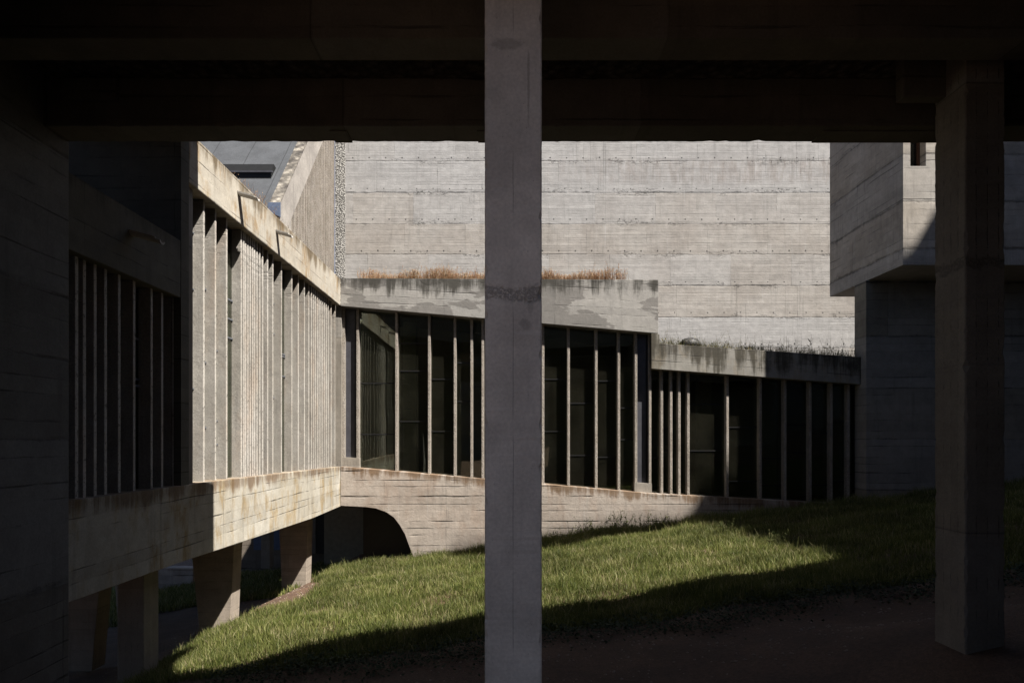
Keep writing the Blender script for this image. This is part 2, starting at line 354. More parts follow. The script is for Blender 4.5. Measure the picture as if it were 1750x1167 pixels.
# ------------------------------------------------------------------ ground
def ground():
    xs = np.concatenate([np.linspace(-600, -30, 8), np.linspace(-25, 25, 160), np.linspace(30, 600, 8)])
    ys = np.concatenate([np.linspace(-600, -15, 8), np.linspace(-12, 32, 140), np.linspace(40, 900, 8)])
    vs = []; 
    for y in ys:
        for x in xs:
            xc = max(-20, min(20, x)); yc = max(-12, min(30, y))
            z = gz(xc, yc) + .035*math.sin(x*1.9+y*.7)*math.cos(y*1.3-x*.4) + (.02*math.sin(x*5.1)*math.sin(y*4.3))
            vs.append((x, y, z))
    nx = len(xs); fs = [(j*nx+i, j*nx+i+1, (j+1)*nx+i+1, (j+1)*nx+i) for j in range(len(ys)-1) for i in range(nx-1)]
    me = bpy.data.meshes.new('ground'); me.from_pydata(vs, [], fs); me.update()
    t = T('red_earth'); n = t.noise(t.P, 1.5, 5, .65); n2 = t.noise(t.P, 30., 5, .75); v = t.vor(t.P, 60.)
    c = t.mix(t.ss(n, .35, .65), (.19, .112, .07), (.125, .075, .048))
    c = t.scale(c, t.mul(t.ss(n2, .25, .75, .65, 1.3), t.ss(v, .1, .5, 1.1, .85)))
    me.materials.append(t.done(c, .95, t.bump(t.add(n2, t.mul(v, -.4)), .02, 1.)))
    o = bpy.data.objects.new('ground', me); col.objects.link(o); o['kind'] = 'structure'
    for p in me.polygons: p.use_smooth = True
ground()

# ------------------------------------------------------------------ church
ch = thing('church', 'tall pale board-marked concrete church wall in full sun behind the low glazed corridor', 'church', (0, 22, -2.8))
MB().box(-5.10, 14, 22, 22.6, -4, 12).build('wall', M['church'], ch)
MB().box(-5.42, -5.10, 21.93, 22.5, -4, 12).build('rough_strip', M['pebble'], ch)
uw = MB().box(-8.2, 3, 20.4, 20.6, -4, 1).build('undercroft_wall', M['undercroft'], ch)
MB().box(-7.45, -6.6, 20.33, 20.398, -3.3, -1.2).build('panel', M['blue_door'], ch)
MB().box(-6.52, -6.0, 20.33, 20.398, -3.3, -1.2).build('panel', M['blue_door'], ch)
dr = MB().box(-5.6, -4.75, 20.32, 20.398, -3.4, -1.3).build('door', M['door'], ch)
MB().box(-5.72, -5.6, 20.30, 20.396, -3.4, -1.2).box(-4.75, -4.63, 20.30, 20.396, -3.4, -1.2).build('frame', M['column'], dr)
MB().box(-4.95, -4.92, 20.27, 20.318, -2.5, -2.2).build('handle', M['pale_metal'], dr)

# ------------------------------------------------------------------ chapel with the steep roof
cp = thing('chapel', 'chapel with steep grey felt roof, sloping parapet and close vertical concrete fins', 'chapel', (-5.5, 17, -2.5))
X2 = -5.39
def zt(y): return 5.62+1.09*(y-16.4)
y0, y1 = 16.4, 22.3
MB().prism([(y0, zt(y0)-.62), (y0, zt(y0)), (y1, zt(y1)), (y1, zt(y1)-1.05), (17.05, zt(17.05)-1.05), (16.75, zt(16.75)-1.05), (16.6, 3.3), (y0, 3.3)], 'x', X2-.22, X2).build('parapet', M['parapet'], cp)
MB().hexa([(X2-.24, y0-.02, zt(y0)), (X2+.02, y0-.02, zt(y0)), (X2+.02, y0-.02, zt(y0)+.04), (X2-.24, y0-.02, zt(y0)+.04)],
          [(X2-.24, y1, zt(y1)), (X2+.02, y1, zt(y1)), (X2+.02, y1, zt(y1)+.04), (X2-.24, y1, zt(y1)+.04)]).build('coping', M['coping'], cp)
MB().hexa([(X2-.26, y0-.03, zt(y0)-.16), (X2+.03, y0-.03, zt(y0)-.30), (X2+.03, y0-.03, zt(y0)+.045), (X2-.26, y0-.03, zt(y0)+.045)],
          [(X2-.25, y0+.03, zt(y0)-.16), (X2+.025, y0+.03, zt(y0)-.30), (X2+.025, y0+.03, zt(y0)+.075), (X2-.25, y0+.03, zt(y0)+.075)]).build('flashing', M['flash'], cp)
yf = 14.2
MB().hexa([(-16, yf, zt(yf)-.3), (X2-.23, yf, zt(yf)-.3), (X2-.23, yf, zt(yf)-.12), (-16, yf, zt(yf)-.12)],
          [(-16, y1, zt(y1)-.3), (X2-.23, y1, zt(y1)-.3), (X2-.23, y1, zt(y1)-.12), (-16, y1, zt(y1)-.12)]).build('roof', M['felt'], cp)
ysk = 17.45; zs = zt(ysk)-.12
MB().hexa([(-7.6, ysk, zs-.05), (-5.95, ysk, zs-.05), (-5.95, ysk, zs+.14), (-7.6, ysk, zs+.14)],
          [(-7.6, ysk+.5, zs+.4), (-5.95, ysk+.5, zs+.4), (-5.95, ysk+.22, zs+.46), (-7.6, ysk+.22, zs+.46)]).build('skylight', M['dark_metal'], cp)
MB().box(-7.65, -5.90, ysk-.05, ysk+.0, zs+.15, zs+.19).build('skylight_lip', M['vent'], cp)
MB().prism([(16.7, 3.3), (16.7, zt(16.7)-.5), (22, zt(22)-.5), (22, 3.3)], 'x', X2-.16, X2-.10).build('wall', M['parapet'], cp)
yy = 17.15; fins2 = []
gaps = [.50, .33, .22, .3, .2, .16, .16, .13, .13, .13, .13, .13, .13, .13, .13, .15, .17, .2, .2, .2, .2, .2, .2, .2, .2]
for g in gaps:
    if yy < 21.8: fins2.append(yy)
    yy += g
f0 = None
for y in fins2:
    ztop = zt(y)-1.0
    MB().box(X2-.12, X2-.02, y, y+.05, 3.3, min(ztop, 9.9)).build('fin', M['fin'], cp)

# ------------------------------------------------------------------ left glazed wing
XL = -3.825
lw = thing('cloister_wing', 'raised cloister wing with sunlit concrete fins over a yellowed beam on tapered piers', 'building', (-4.5, 10, -2.8))
MB().box(XL-.45, XL, 8.302, 15.998, 3.12, 3.74).build('fascia', M['fascia_left'], lw, .01)
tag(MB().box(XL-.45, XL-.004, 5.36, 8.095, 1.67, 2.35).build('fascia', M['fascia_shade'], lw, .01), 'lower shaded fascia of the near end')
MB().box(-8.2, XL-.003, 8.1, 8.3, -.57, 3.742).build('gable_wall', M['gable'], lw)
MB().box(-8.2, XL-.46, 8.35, 17.5, 3.14, 3.45).build('roof', M['felt'], lw)
MB().box(-8.2, XL-.46, 5.36, 8.095, 1.72, 2.15).build('roof', M['felt'], lw)
def sillL(y): return -.54 - (y-5.3)*.004 if y < 9 else -.555 - (y-9)*.0127
botL = [(15.995, -1.575), (13.65, -1.585), (11.62, -1.54), (9.73, -1.50), (8.25, -1.46), (5.36, -1.43)]
MB().prism([(5.36, sillL(5.3)), (9, sillL(9)), (15.995, sillL(16))] + botL, 'x', XL-.6, XL).build('sill_beam', M['beam_left'], lw, .008)
MB().box(-8.2, XL-.61, 5.36, 17.3, -1.42, -.72).build('floor_slab', M['undercroft'], lw)
MB().box(-8.4, -8.2, 5.36, 17.5, -1.6, 3.5).build('back_wall', M['interior'], lw)
MB().box(-8.2, XL-.46, 17.3, 17.5, -1.6, 3.4).build('end_wall', M['interior'], lw)
MB().box(-8.2, XL-.35, 5.30, 5.355, -1.42, 2.3).build('end_wall', M['interior'], lw)
MB().box(XL-.28, XL-.075, 8.303, 8.56, -.6, 3.13).build('post', M['column'], lw)
cl = [115, 160, 218, 280, 355, 440, 540, 598, 665]
cr = [835, 902, 965, 1047, 1060, 1072, 1085, 1097, 1110, 1122, 1136, 1150, 1169, 1195, 1226, 1275, 1334, 1370, 1404, 1430, 1445, 1457, 1468, 1479, 1489, 1499, 1509, 1519, 1529, 1540, 1556, 1578, 1596]
XF = XL-.09
FD = .15
ysL = []
for c in cl + cr:
    px = 100 + c/3.3346
    y = -XF*F/(861-px); ysL.append(y)
for y in ysL:
    top = 1.675 if y < 8.3 else 3.125
    jx = random.uniform(-.004, .004)
    o = MB().box(XF-FD, XF+jx, y-.05, y, sillL(y)-.01, top).build('fin', M['fin_smooth'], lw, .006)
# glazing: one pane per bay
ends = [5.36] + ysL + [15.95]
for i in range(len(ends)-1):
    a, b = ends[i]+.002, ends[i+1]-.052
    if b-a < .14: continue
    top = 1.675 if b < 8.12 else 3.125
    p = MB().box(XF-FD+.0, XF-FD+.012, a, b, sillL(a)-.01, top).build('pane', M['glass'], lw)
    if b-a > .25:
        for k in range(3):
            zz = random.uniform(-.2, top-.4)
            MB().box(XF-FD+.013, XF-FD+.03, a, b, zz, zz+.022).build('transom', M['pale_metal'], p)
# spouts
def spout(y, z, ln, mat=None):
    mb = MB(); r = .055; n = 8
    for k in range(n):
        a0, a1 = math.pi+math.pi*k/n, math.pi+math.pi*(k+1)/n
        def P(a, rr, x): return (x, y+rr*math.cos(a)*1.1, z+rr*math.sin(a)-.28*(x-XL))
        x0, x1 = XL-.05, XL+ln-(.05 if k in (0, 7) else 0)
        mb.hexa([P(a0, r, x0), P(a1, r, x0), P(a1, r-.018, x0), P(a0, r-.018, x0)], [P(a0, r, x1), P(a1, r, x1), P(a1, r-.018, x1), P(a0, r-.018, x1)])
    return mb.build('rain_spout', mat or M['spout'], lw)
spout(9.85, 3.56, .29); spout(11.5, 3.51, .26); spout(7.03, 2.14, .31)
# piers and columns under the wing
def pier(x_top0, x_top1, x_b0, x_b1, y, th, zb, name='pier', ztop=-1.46):
    mb = MB(); n = 6; pts = []
    for i in range(n+1):
        t_ = i/n; e = t_**1.6; pts.append((x_top1+(x_b1-x_top1)*t_**.8, ztop+(zb-ztop)*t_))
    for i in range(n, -1, -1):
        t_ = i/n; pts.append((x_top0+(x_b0-x_top0)*t_**.8, ztop+(zb-ztop)*t_))
    mb.prism(pts, 'y', y, y+th); return mb.build(name, M['pier'], lw, .01)
pier(-5.08, -4.32, -4.86, -4.42, 10.98, .36, -3.6)
pier(-5.14, -4.43, -5.02, -4.50, 15.5, .40, -3.9)
pier(-6.6, -5.66, -6.45, -5.85, 9.7, .32, -3.3)
pier(-7.9, -7.2, -7.7, -7.35, 13.6, .4, -3.5)
MB().box(-4.53, -4.22, 8.0, 8.35, -3.3, -1.45).build('column', M['column'], lw, .01)
MB().box(-6.76, -6.5, 19.0, 19.3, -3.6, -1.0).build('column', M['column'], lw, .01)

# ------------------------------------------------------------------ glazed corridor facing the camera
YC = 16.0
gc = thing('glazed_corridor', 'low glazed corridor with thin concrete mullions, blotched fascia and an arch in its base', 'building', (2, 16, -2.4))
xc0, xm0, xm1 = XL+.002, 3.455, 3.62
def topR(x): return 3.765-.005*(x+3.8)
def botR(x): return 3.11-.0862*(x+3.825) if x <= xm1 else 1.645-.0748*(x-xm0)
def sillR(x): return -.644-.0866*(x+3.825) if x < xm0 else -1.275-.055*(x-xm0)
MB().prism([(xc0, 3.112), (xm1, 2.47), (xm1, topR(xm1)), (xc0, topR(xc0))], 'y', YC, YC+.62).build('fascia', M['fascia_right'], gc, .008)
tag(MB().prism([(xm0, 1.645), (8.6, 1.26), (8.6, 1.905), (3.65, 2.235), (3.65, 2.45), (xm1, 2.462), (xm0, 2.478)], 'y', YC+.003, YC+.62).build('fascia', M['fascia_low'], gc, .008), 'lower stepped fascia with moss along its top')
MB().box(X(573, YC+.1), X(583.6, YC+.1), YC+.1, YC+.5, -.70, 3.2).build('corner_post', M['column'], gc, .006)
MB().box(8.6, 8.75, YC+.31, 19.2, -4, 1.4).build('end_wall', M['interior'], gc)
MB().box(3.45, 3.6, YC+.62, 19.2, 1.6, 3.5).build('step_wall', M['interior'], gc)
MB().prism([(xc0, 3.2), (xm1, 2.55), (xm1, 3.5), (xc0, 3.5)], 'y', YC+.621, 19.2).build('roof', M['felt'], gc)
MB().prism([(xm1, 1.75), (8.6, 1.35), (8.6, 1.7), (xm1, 2.0)], 'y', YC+.621, 19.2).build('roof', M['felt'], gc)
arch = [(707.8, 957), (704, 946), (700, 935), (692, 913), (683, 897), (673, 884), (660, 875), (642, 868.5), (625, 866.3), (611, 865.6), (596, 864.8), (582.2, 864)]
low = [(xc0, -.645), (xm0, sillR(xm0-.001)), (8.6, sillR(8.6)), (8.6, -4), (-2.07, -4)] + [(X(a, YC), Z(b, YC)) for a, b in arch]
MB().prism(low, 'y', YC, YC+.60).build('base_wall', M['wall_low'], gc, .006)
MB().prism([(xc0, -1.0), (8.6, -1.9), (8.6, -1.7), (xc0, -.8)], 'y', YC+.60, 19.0).build('floor', M['interior'], gc)
MB().prism([(3.62, -4), (8.6, -4), (8.6, 1.66), (3.62, 1.98)], 'y', 19.0, 19.2).build('back_wall', M['interior'], gc)
MB().box(-5.0, 3.62, 19.0, 19.2, -4, 3.3).build('back_wall', M['interior'], gc)
MB().box(-3.5, -1.8, 17.0, 18.9, -4, -1.2).build('inner_pier', M['door'], gc)  # near-black colour paints in the shade inside the arch
finx = [587, 611, 677.5, 733.5, 777.5, 806, 825, 845, 868, 893, 928, 971.7, 1019, 1057.7, 1087, 1111, 1131, 1147, 1161, 1176.5, 1243.5, 1300, 1342, 1385, 1421, 1450.5]
YFN = YC+.19
for px in finx:
    x = X(px, YFN); wd = .031
    MB().box(x-wd, x+wd, YFN+random.uniform(-.004, .004), YC+.36, sillR(x)-.01, botR(x)+.02).build('mullion', M['fin'], gc, .008)
trans = {1: [655, 742], 2: [587, 634, 720], 3: [648, 737], 4: [620, 686], 5: [661], 10: [648, 737], 11: [689, 778], 12: [651, 781], 13: [697, 751],
         15: [782], 16: [732, 770], 17: [763], 19: [691, 770], 20: [730, 822], 21: [783, 829], 22: [726, 773], 23: [740, 828], 24: [720, 822], 25: [730, 810]}
bays = finx + [1478]
for i in range(len(bays)-1):
    xa, xb = X(bays[i], YFN)+.032, X(bays[i+1], YFN)-.032
    if i in (0, 14):
        vp = MB().prism([(xa, sillR(xa)+.22), (xb, sillR(xb)+.22), (xb, botR(xb)+.01), (xa, botR(xa)+.01)], 'y', YC+.30, YC+.34).build('vent_panel', M['vent'], gc)
        MB().box(xb-.05, xb-.02, YC+.27, YC+.299, sillR(xa)+.24, botR(xb)-.02).build('edge_strip', M['dark_metal'], vp)
        MB().prism([(xa-.07, sillR(xa)-.01), (xb+.07, sillR(xb)-.01), (xb+.07, sillR(xb)+.22), (xa-.07, sillR(xa)+.22)], 'y', YC+.17, YC+.40).build('vent_plinth', M['column'], gc)
        continue
    p = MB().prism([(xa, sillR(xa)-.01), (xb, sillR(xb)-.01), (xb, botR(xb)+.02), (xa, botR(xa)+.02)], 'y', YC+.362, YC+.372).build('pane', M['glass'], gc)
    for py in trans.get(i, []):
        z = Z(py, YC+.36)
        MB().box(xa, xb, YC+.345, YC+.360, z-.014, z+.014).build('transom', M['dark_metal'], p)
        if xb-xa > .35:
            MB().box(xa, xa+(xb-xa)*.4, YC+.60, YC+.62, z+.30, z+.32).build('transom', M['pale_metal'], p)
for px in (700, 838, 1070, 1205, 1316):
    x = X(px, 18); MB().box(x-.17, x+.17, 18, 18.3, -1.8, 3.2 if x < 3 else 1.9).build('inner_column', M['interior_light'], gc)

# ------------------------------------------------------------------ cell block on the right
YN = 14.4; X3 = X(1543, YN); ZB = Z(453, YN); YB = YN*682/557; ZT = 7.8
cb = thing('cell_block', 'jutting concrete block with a narrow slot window above a shaded wall', 'building', (9.6, 14.6, -1.4))
wx0, wx1, wz = X(1556, YN), X(1582, YN), Z(284, YN)
MB().prism([(X3, ZB), (14, ZB), (14, ZT), (wx1, ZT), (wx1, wz), (wx0, wz), (wx0, ZT), (X3, ZT)], 'y', YN, YN+.35).build('front_wall', M['cell'], cb, .008)
MB().box(X3+.001, 14, YN+.35, YB, ZB+.002, ZT).build('body', M['cell'], cb, .008)
wn = MB().box(wx0+.04, wx1-.03, YN+.28, YN+.349, wz+.04, 6.4).build('window', M['glass'], cb)
MB().box(wx0, wx0+.04, YN+.2, YN+.345, wz, 6.4).box(wx1-.03, wx1, YN+.2, YN+.345, wz, 6.4).box(wx0+.04, wx1-.03, YN+.2, YN+.345, wz, wz+.04).build('frame', M['wood'], wn)
ys_ = 15.78
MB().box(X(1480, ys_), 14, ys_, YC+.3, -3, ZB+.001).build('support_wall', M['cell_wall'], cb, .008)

# ------------------------------------------------------------------ near wing the camera stands under
nw = thing('covered_passage', 'dark concrete passage in the foreground with heavy beam, side wall and square pillars', 'building', (0, 3, -1.9))
YBm = 5.05
zb = Z(243, YBm+.28)
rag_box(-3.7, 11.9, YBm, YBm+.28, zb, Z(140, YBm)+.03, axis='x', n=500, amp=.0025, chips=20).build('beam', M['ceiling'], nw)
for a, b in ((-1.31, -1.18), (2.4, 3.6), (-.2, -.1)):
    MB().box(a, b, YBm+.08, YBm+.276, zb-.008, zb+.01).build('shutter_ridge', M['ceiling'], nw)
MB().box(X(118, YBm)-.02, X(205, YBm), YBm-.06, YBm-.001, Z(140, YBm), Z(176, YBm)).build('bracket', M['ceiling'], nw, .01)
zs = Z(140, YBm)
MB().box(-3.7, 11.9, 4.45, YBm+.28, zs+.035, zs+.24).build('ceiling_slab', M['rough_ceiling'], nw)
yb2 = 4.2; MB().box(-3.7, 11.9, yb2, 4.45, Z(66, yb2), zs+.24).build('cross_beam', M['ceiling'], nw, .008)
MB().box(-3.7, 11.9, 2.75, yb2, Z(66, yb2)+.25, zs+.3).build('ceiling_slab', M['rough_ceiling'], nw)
# pillars
cpw0, cpw1 = X(828.5, 3.6), X(926, 3.6)
cpil = rag_box(cpw0, cpw1, 3.6, 3.9, -2.3, 2.95, n=300, amp=.0015, chips=14).build('pillar', M['pillar'], nw)
tag(cpil, 'pale central pillar')
YR = 5.5*.83
px0, px1 = X(1650, YR), X(1718, YR)
dep = YR*(789/736-1)
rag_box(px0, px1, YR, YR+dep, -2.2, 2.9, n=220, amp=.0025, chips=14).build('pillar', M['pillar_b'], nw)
MB().prism([(px0-.05, Z(60, YR)), (px1+1.2, Z(-40, YR)), (px1+1.2, 2.95), (px0-.05, 2.95)], 'y', YR+.05, YR+dep-.05).build('bracket', M['ceiling'], nw, .01)
MB().prism([(px0-.3, Z(178, YR+.3)), (px0+.02, Z(178, YR+.3)), (px0+.02, 2.95), (px0-.3, 2.95)], 'y', YR+.2, YR+dep-.03).build('haunch', M['ceiling'], nw, .01)
xw = X(118, YBm+.3)
MB().box(xw-.3, xw, 2.56, YBm+.3, -3, 2.95).build('side_wall', M['side_wall'], nw, .008)
# unseen storey above: outline shaped to shade the lawn and cloister wing
edge = [(258, 1167), (372, 1151), (477, 1122), (590, 1098), (760, 1068), (927, 1046), (1151, 1009), (1246, 990), (1340, 975), (1400, 966), (1750, 905)]
H = 4.4; pts = []
for a, b in edge:
    x, y, z = ground_at(a, b); z += .12
    pts.append((x+UX*(H-z), y+UY*(H-z)))
def at_h(u, v): return (u+UX*H, v+UY*H)
pts = [(-5.2, at_h(-5.9, 9.98)[1]), at_h(-5.9, 9.98), at_h(-3.56, 8.42), at_h(-3.5, 8.78), at_h(-2.95, 8.4), at_h(-2.78, 7.2)] + pts + [(11.9, pts[-1][1]+.2), (11.9, 2.75), (-1.5, 2.75), (-1.5, .6), (-5.2, .6)]
MB().prism(pts, 'z', 3.65, H).build('storey', M['side_wall'], nw)
MB().box(-7.5, 0, 2.4, 5.85, 5.6, 14).box(-7.4, -.1, 2.8, 5.3, 4.41, 5.599).build('shade_block', M['side_wall'], nw)  # unseen block added to shade the near end of the cloister wing
MB().box(1.98, 11.9, 2.4, 2.55, -2.5, 3.65).build('light_screen', M['side_wall'], nw)  # unseen screens added to keep light off the passage, gap left for the pillar
MB().box(-5.2, -1.9, 2.4, 2.55, -2.8, 3.65).build('light_screen', M['side_wall'], nw)

# ------------------------------------------------------------------ block east of the court: its roof line shades the right side
eb = thing('dormitory_block', 'tall concrete dormitory block closing the court on the right', 'building', (22, 4, -1))
XE = 20.0
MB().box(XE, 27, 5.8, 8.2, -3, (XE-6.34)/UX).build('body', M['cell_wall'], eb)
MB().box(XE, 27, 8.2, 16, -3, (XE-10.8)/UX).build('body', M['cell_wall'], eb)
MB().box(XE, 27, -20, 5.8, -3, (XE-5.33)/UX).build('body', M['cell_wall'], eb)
Hc = 26.0; cpts = []
for a, b in ((1245, 886), (1150, 905), (1040, 925), (926, 944), (850, 954), (770, 958)):
    x, y, z = ground_at(a, b); z += .10; cpts.append((x+UX*(Hc-z), y+UY*(Hc-z)))
for a in (770, 926, 1250):
    x = X(a, YC); z = gz(x, YC)+.02; cpts.append((x+UX*(Hc-z), YC+UY*(Hc-z)))
MB().prism(cpts, 'z', Hc, Hc+.12).build('shadow_slab', M['cell_wall'], eb)  # unseen slab added, outlined to cast the dark band at the wall foot
sb = thing('wing_and_sun_block', 'unseen concrete wing behind the viewer, plus a tall block added to stop the sun', 'building', (0, -14, -1))
MB().box(8, 16, -6.5, -1.5, -3, 18).build('body', M['cell_wall'], sb)  # tall block added out of view to keep sun off the passage
MB().box(-22, 20, -26, -22, -3, 10).build('body', M['cell_wall'], sb)

# ------------------------------------------------------------------ low wall beyond the undercroft
lwall = MB(); xx, yy_, zz_ = ground_at(262, 990)
lwall.box(xx-.6, xx+1.1, yy_, yy_+.35, zz_-.4, zz_+.32)
o = lwall.build('low_wall', M['wall_low'], None, .02); tag(o, 'short pinkish masonry wall seen through the gap beneath the cloister wing', 'wall')

# ------------------------------------------------------------------ vegetation
def grass_mat(name, ramp, trans=.35):
    t = T(name); at = t.nt.nodes.new('ShaderNodeAttribute'); at.attribute_name = 'rnd'
    cr_ = t.nt.nodes.new('ShaderNodeValToRGB'); e = cr_.color_ramp.elements
    e[0].position = ramp[0][0]; e[0].color = rgb(ramp[0][1]); e[1].position = ramp[-1][0]; e[1].color = rgb(ramp[-1][1])
    for p, c in ramp[1:-1]: q = e.new(p); q.color = rgb(c)
    t.l(at.outputs['Fac'], cr_.inputs[0])
    c = t.scale(cr_.outputs[0], t.ss(t.noise(t.P, .8, 3), .3, .7, .75*KA, 1.2*KA))
    tr = t.nt.nodes.new('ShaderNodeBsdfTranslucent'); mx = t.nt.nodes.new('ShaderNodeMixShader'); mx.inputs[0].default_value = trans
    t.l(c, tr.inputs[0]); t.l(c, t.b.inputs['Base Color']); t.b.inputs['Roughness'].default_value = .6; t.b.inputs['Specular IOR Level'].default_value = .25 if 'ivy' not in name else .08
    t.nt.links.new(t.b.outputs[0], mx.inputs[1]); t.nt.links.new(tr.outputs[0], mx.inputs[2]); t.nt.links.new(mx.outputs[0], t.out.inputs[0])
    return t.m
def blades(name, x, y, z, h, wd, mat, lean=.5, rnd=None):
    """one mesh of bent tapering blades"""
    n = len(x); ang = rng.uniform(0, 2*np.pi, n); la = rng.uniform(0, 2*np.pi, n); ll = rng.uniform(.05, lean, n)*h
    dx, dy = np.cos(ang)*wd/2, np.sin(ang)*wd/2; lx, ly = np.cos(la)*ll, np.sin(la)*ll
    V = np.zeros((n, 5, 3))
    V[:, 0] = np.stack([x-dx, y-dy, z], 1); V[:, 1] = np.stack([x+dx, y+dy, z], 1)
    V[:, 2] = np.stack([x+dx*.8+lx*.35, y+dy*.8+ly*.35, z+h*.55], 1); V[:, 3] = np.stack([x-dx*.8+lx*.35, y-dy*.8+ly*.35, z+h*.55], 1)
    V[:, 4] = np.stack([x+lx, y+ly, z+h*np.sqrt(np.clip(1-(ll/h)**2*.6, .2, 1))], 1)
    base = np.arange(n)[:, None]*5
    loops = np.concatenate([base+np.array([0, 1, 2, 3]), base+np.array([3, 2, 4])], 1).ravel()
    me = bpy.data.meshes.new(name); me.vertices.add(n*5); me.vertices.foreach_set('co', V.ravel())
    me.loops.add(n*7); me.loops.foreach_set('vertex_index', loops.astype(np.int32))
    me.polygons.add(n*2); ls = (np.arange(n)[:, None]*7+np.array([0, 4])).ravel()
    me.polygons.foreach_set('loop_start', ls.astype(np.int32))
    a = me.attributes.new('rnd', 'FLOAT', 'POINT')
    r = rng.uniform(0, 1, n) if rnd is None else rnd
    a.data.foreach_set('value', np.repeat(r, 5).astype(np.float32))
    me.update(); me.validate(); me.materials.append(mat)
    o = bpy.data.objects.new(name, me); col.objects.link(o); return o
def gzn(x, y): return gz(x, y)+.035*np.sin(x*1.9+y*.7)*np.cos(y*1.3-x*.4)+.02*np.sin(x*5.1)*np.sin(y*4.3)
GM = grass_mat('meadow_grass', [(0, (.06, .085, .016)), (.42, (.135, .16, .034)), (.75, (.24, .245, .075)), (.92, (.37, .34, .15)), (1, (.50, .42, .25))])
def nz(x, y, s=1.): return (np.sin(x*1.7*s+.3)+np.sin(y*2.1*s+1.1)+np.sin((x+y)*1.3*s)+np.sin((x-1.6*y)*2.9*s))/4
N = 640000
gx = rng.uniform(-5.2, 12, N); gy = rng.uniform(6.9, 16.05, N)
dens = np.ones(N)
ivy_y = 7.25 + .03*gx + .12*nz(gx, gy, 2)
dens *= (gy > ivy_y)
for bx, by, br in ((1.6, 9.6, .30), (-.9, 9.9, .25), (-2.9, 10.4, .35), (3.3, 11.4, .3), (.4, 12.3, .25)):     # worn bare spots
    dens *= 1-.85*np.exp(-(((gx-bx)/br)**2+((gy-by)/(br*1.3))**2)*(1+.6*nz(gx*4, gy*4)))
leftb = -4.6 + .2*nz(gx, gy, 1.5) + 1.3*sm(gy, 10.9, 11.8) - .6*sm(gy, 13.2, 14.2)
dens *= np.where(gx < leftb, np.exp(-((leftb-gx)/.12)**2), 1)
dens *= np.where(gy > 15.96, 0, 1)*np.where((gy > 15.7) & (gx > 8.2), 0, 1)
dens *= np.where(gx > 4.6, .55, 1)
k = rng.uniform(0, 1, N) < dens; gx, gy = gx[k], gy[k]
gz_ = rng.uniform(0, 1, len(gx)); hh = (.05+.10*gz_**1.5)*(1+.55*np.clip(nz(gx, gy, 1.9)+.5*nz(gx, gy, 4.3), -.65, 1))
nearwall = np.clip((gy-14.9)/1.1, 0, 1)*np.clip((gx+2)/3, .1, 1); hh *= 1+1.7*nearwall*rng.uniform(.2, 1, len(gx))
tall = rng.uniform(0, 1, len(gx)) < .016; hh[tall] *= rng.uniform(1.5, 2.6, tall.sum()); hh = np.minimum(hh, rng.uniform(.20, .30, len(hh)))
rn = np.clip(rng.normal(.47, .25, len(gx))+.22*nz(gx, gy, 2.7)+.12*nz(gx, gy, 6.1), 0, 1); rn[tall] = rng.uniform(.6, 1, tall.sum())
g = blades('grass', gx, gy, gzn(gx, gy)-.01, hh, np.full(len(gx), .0075), GM, .75, rn)
tag(g, 'short green lawn sloping up to the right between the wings', 'grass', kind='stuff')
n2 = 30000
fx = rng.uniform(-14, -7.6, n2); fy = rng.uniform(11, 24, n2); fx2 = rng.uniform(-8.5, -4.6, 16000); fy2 = rng.uniform(14.5, 20, 16000)
fx = np.concatenate([fx, fx2]); fy = np.concatenate([fy, fy2])
tag(blades('grass', fx, fy, gzn(np.clip(fx, -20, 20), fy)-.01, rng.uniform(.06, .2, len(fx)), np.full(len(fx), .016), GM, .7), 'distant grass seen under the raised cloister wing', 'grass', kind='stuff')

# stems with seed heads, used for roof grass and weeds
def stems(name, xyz, h, mat, head=.02, lean=.25, r=.0022, rn=None, leaves=0, heads=2):
    mb = MB(); lay = mb.bm.verts.layers.float.new('rnd')
    for (x, y, z), hi in zip(xyz, h):
        n0 = len(mb.bm.verts)
        a = random.uniform(0, 6.28); l = random.uniform(0, lean)*hi; p = Vector((x, y, z)); m_ = p+Vector((math.cos(a)*l*.3, math.sin(a)*l*.3, hi*.6)); q = p+Vector((math.cos(a)*l, math.sin(a)*l, hi))
        bar(mb, p, m_, r, r*.9, 3); bar(mb, m_, q, r*.9, r*.5, 3)
        for k_ in range(heads):
            c = q-Vector((0, 0, 1))*random.uniform(0, .3)*hi+Vector([random.uniform(-1, 1)*head for _ in range(3)])
            s_ = head*random.uniform(.4, 1.)
            vs = [mb.bm.verts.new(c+Vector(v)*s_) for v in ((0, 0, 1), (.5, 0, 0), (-.25, .43, 0), (-.25, -.43, 0), (0, 0, -1))]
            for i, j in ((1, 2), (2, 3), (3, 1)): mb.bm.faces.new((vs[0], vs[i], vs[j])); mb.bm.faces.new((vs[4], vs[j], vs[i]))
        for k_ in range(leaves):
            b = p+(q-p)*random.uniform(.05, .7); an = random.uniform(0, 6.28); L_ = random.uniform(.05, .12)*hi/.4
            d = Vector((math.cos(an), math.sin(an), random.uniform(.2, .8)))*L_; s_ = Vector((-math.sin(an), math.cos(an), 0))*L_*.12
            v = [mb.bm.verts.new(c) for c in (b, b+d*.5+s_, b+d, b+d*.5-s_)]; mb.bm.faces.new(v)
        rv = random.random() if rn is None else rn
        mb.bm.verts.ensure_lookup_table()
        for v in mb.bm.verts[n0:]: v[lay] = rv
    me = bpy.data.meshes.new(name); mb.bm.to_mesh(me); mb.bm.free(); me.materials.append(mat)
    o = bpy.data.objects.new(name, me); col.objects.link(o); return o
DM = grass_mat('dry_grass', [(0, (.32, .15, .07)), (.4, (.46, .25, .12)), (.75, (.55, .36, .20)), (1, (.60, .46, .30))], .25)
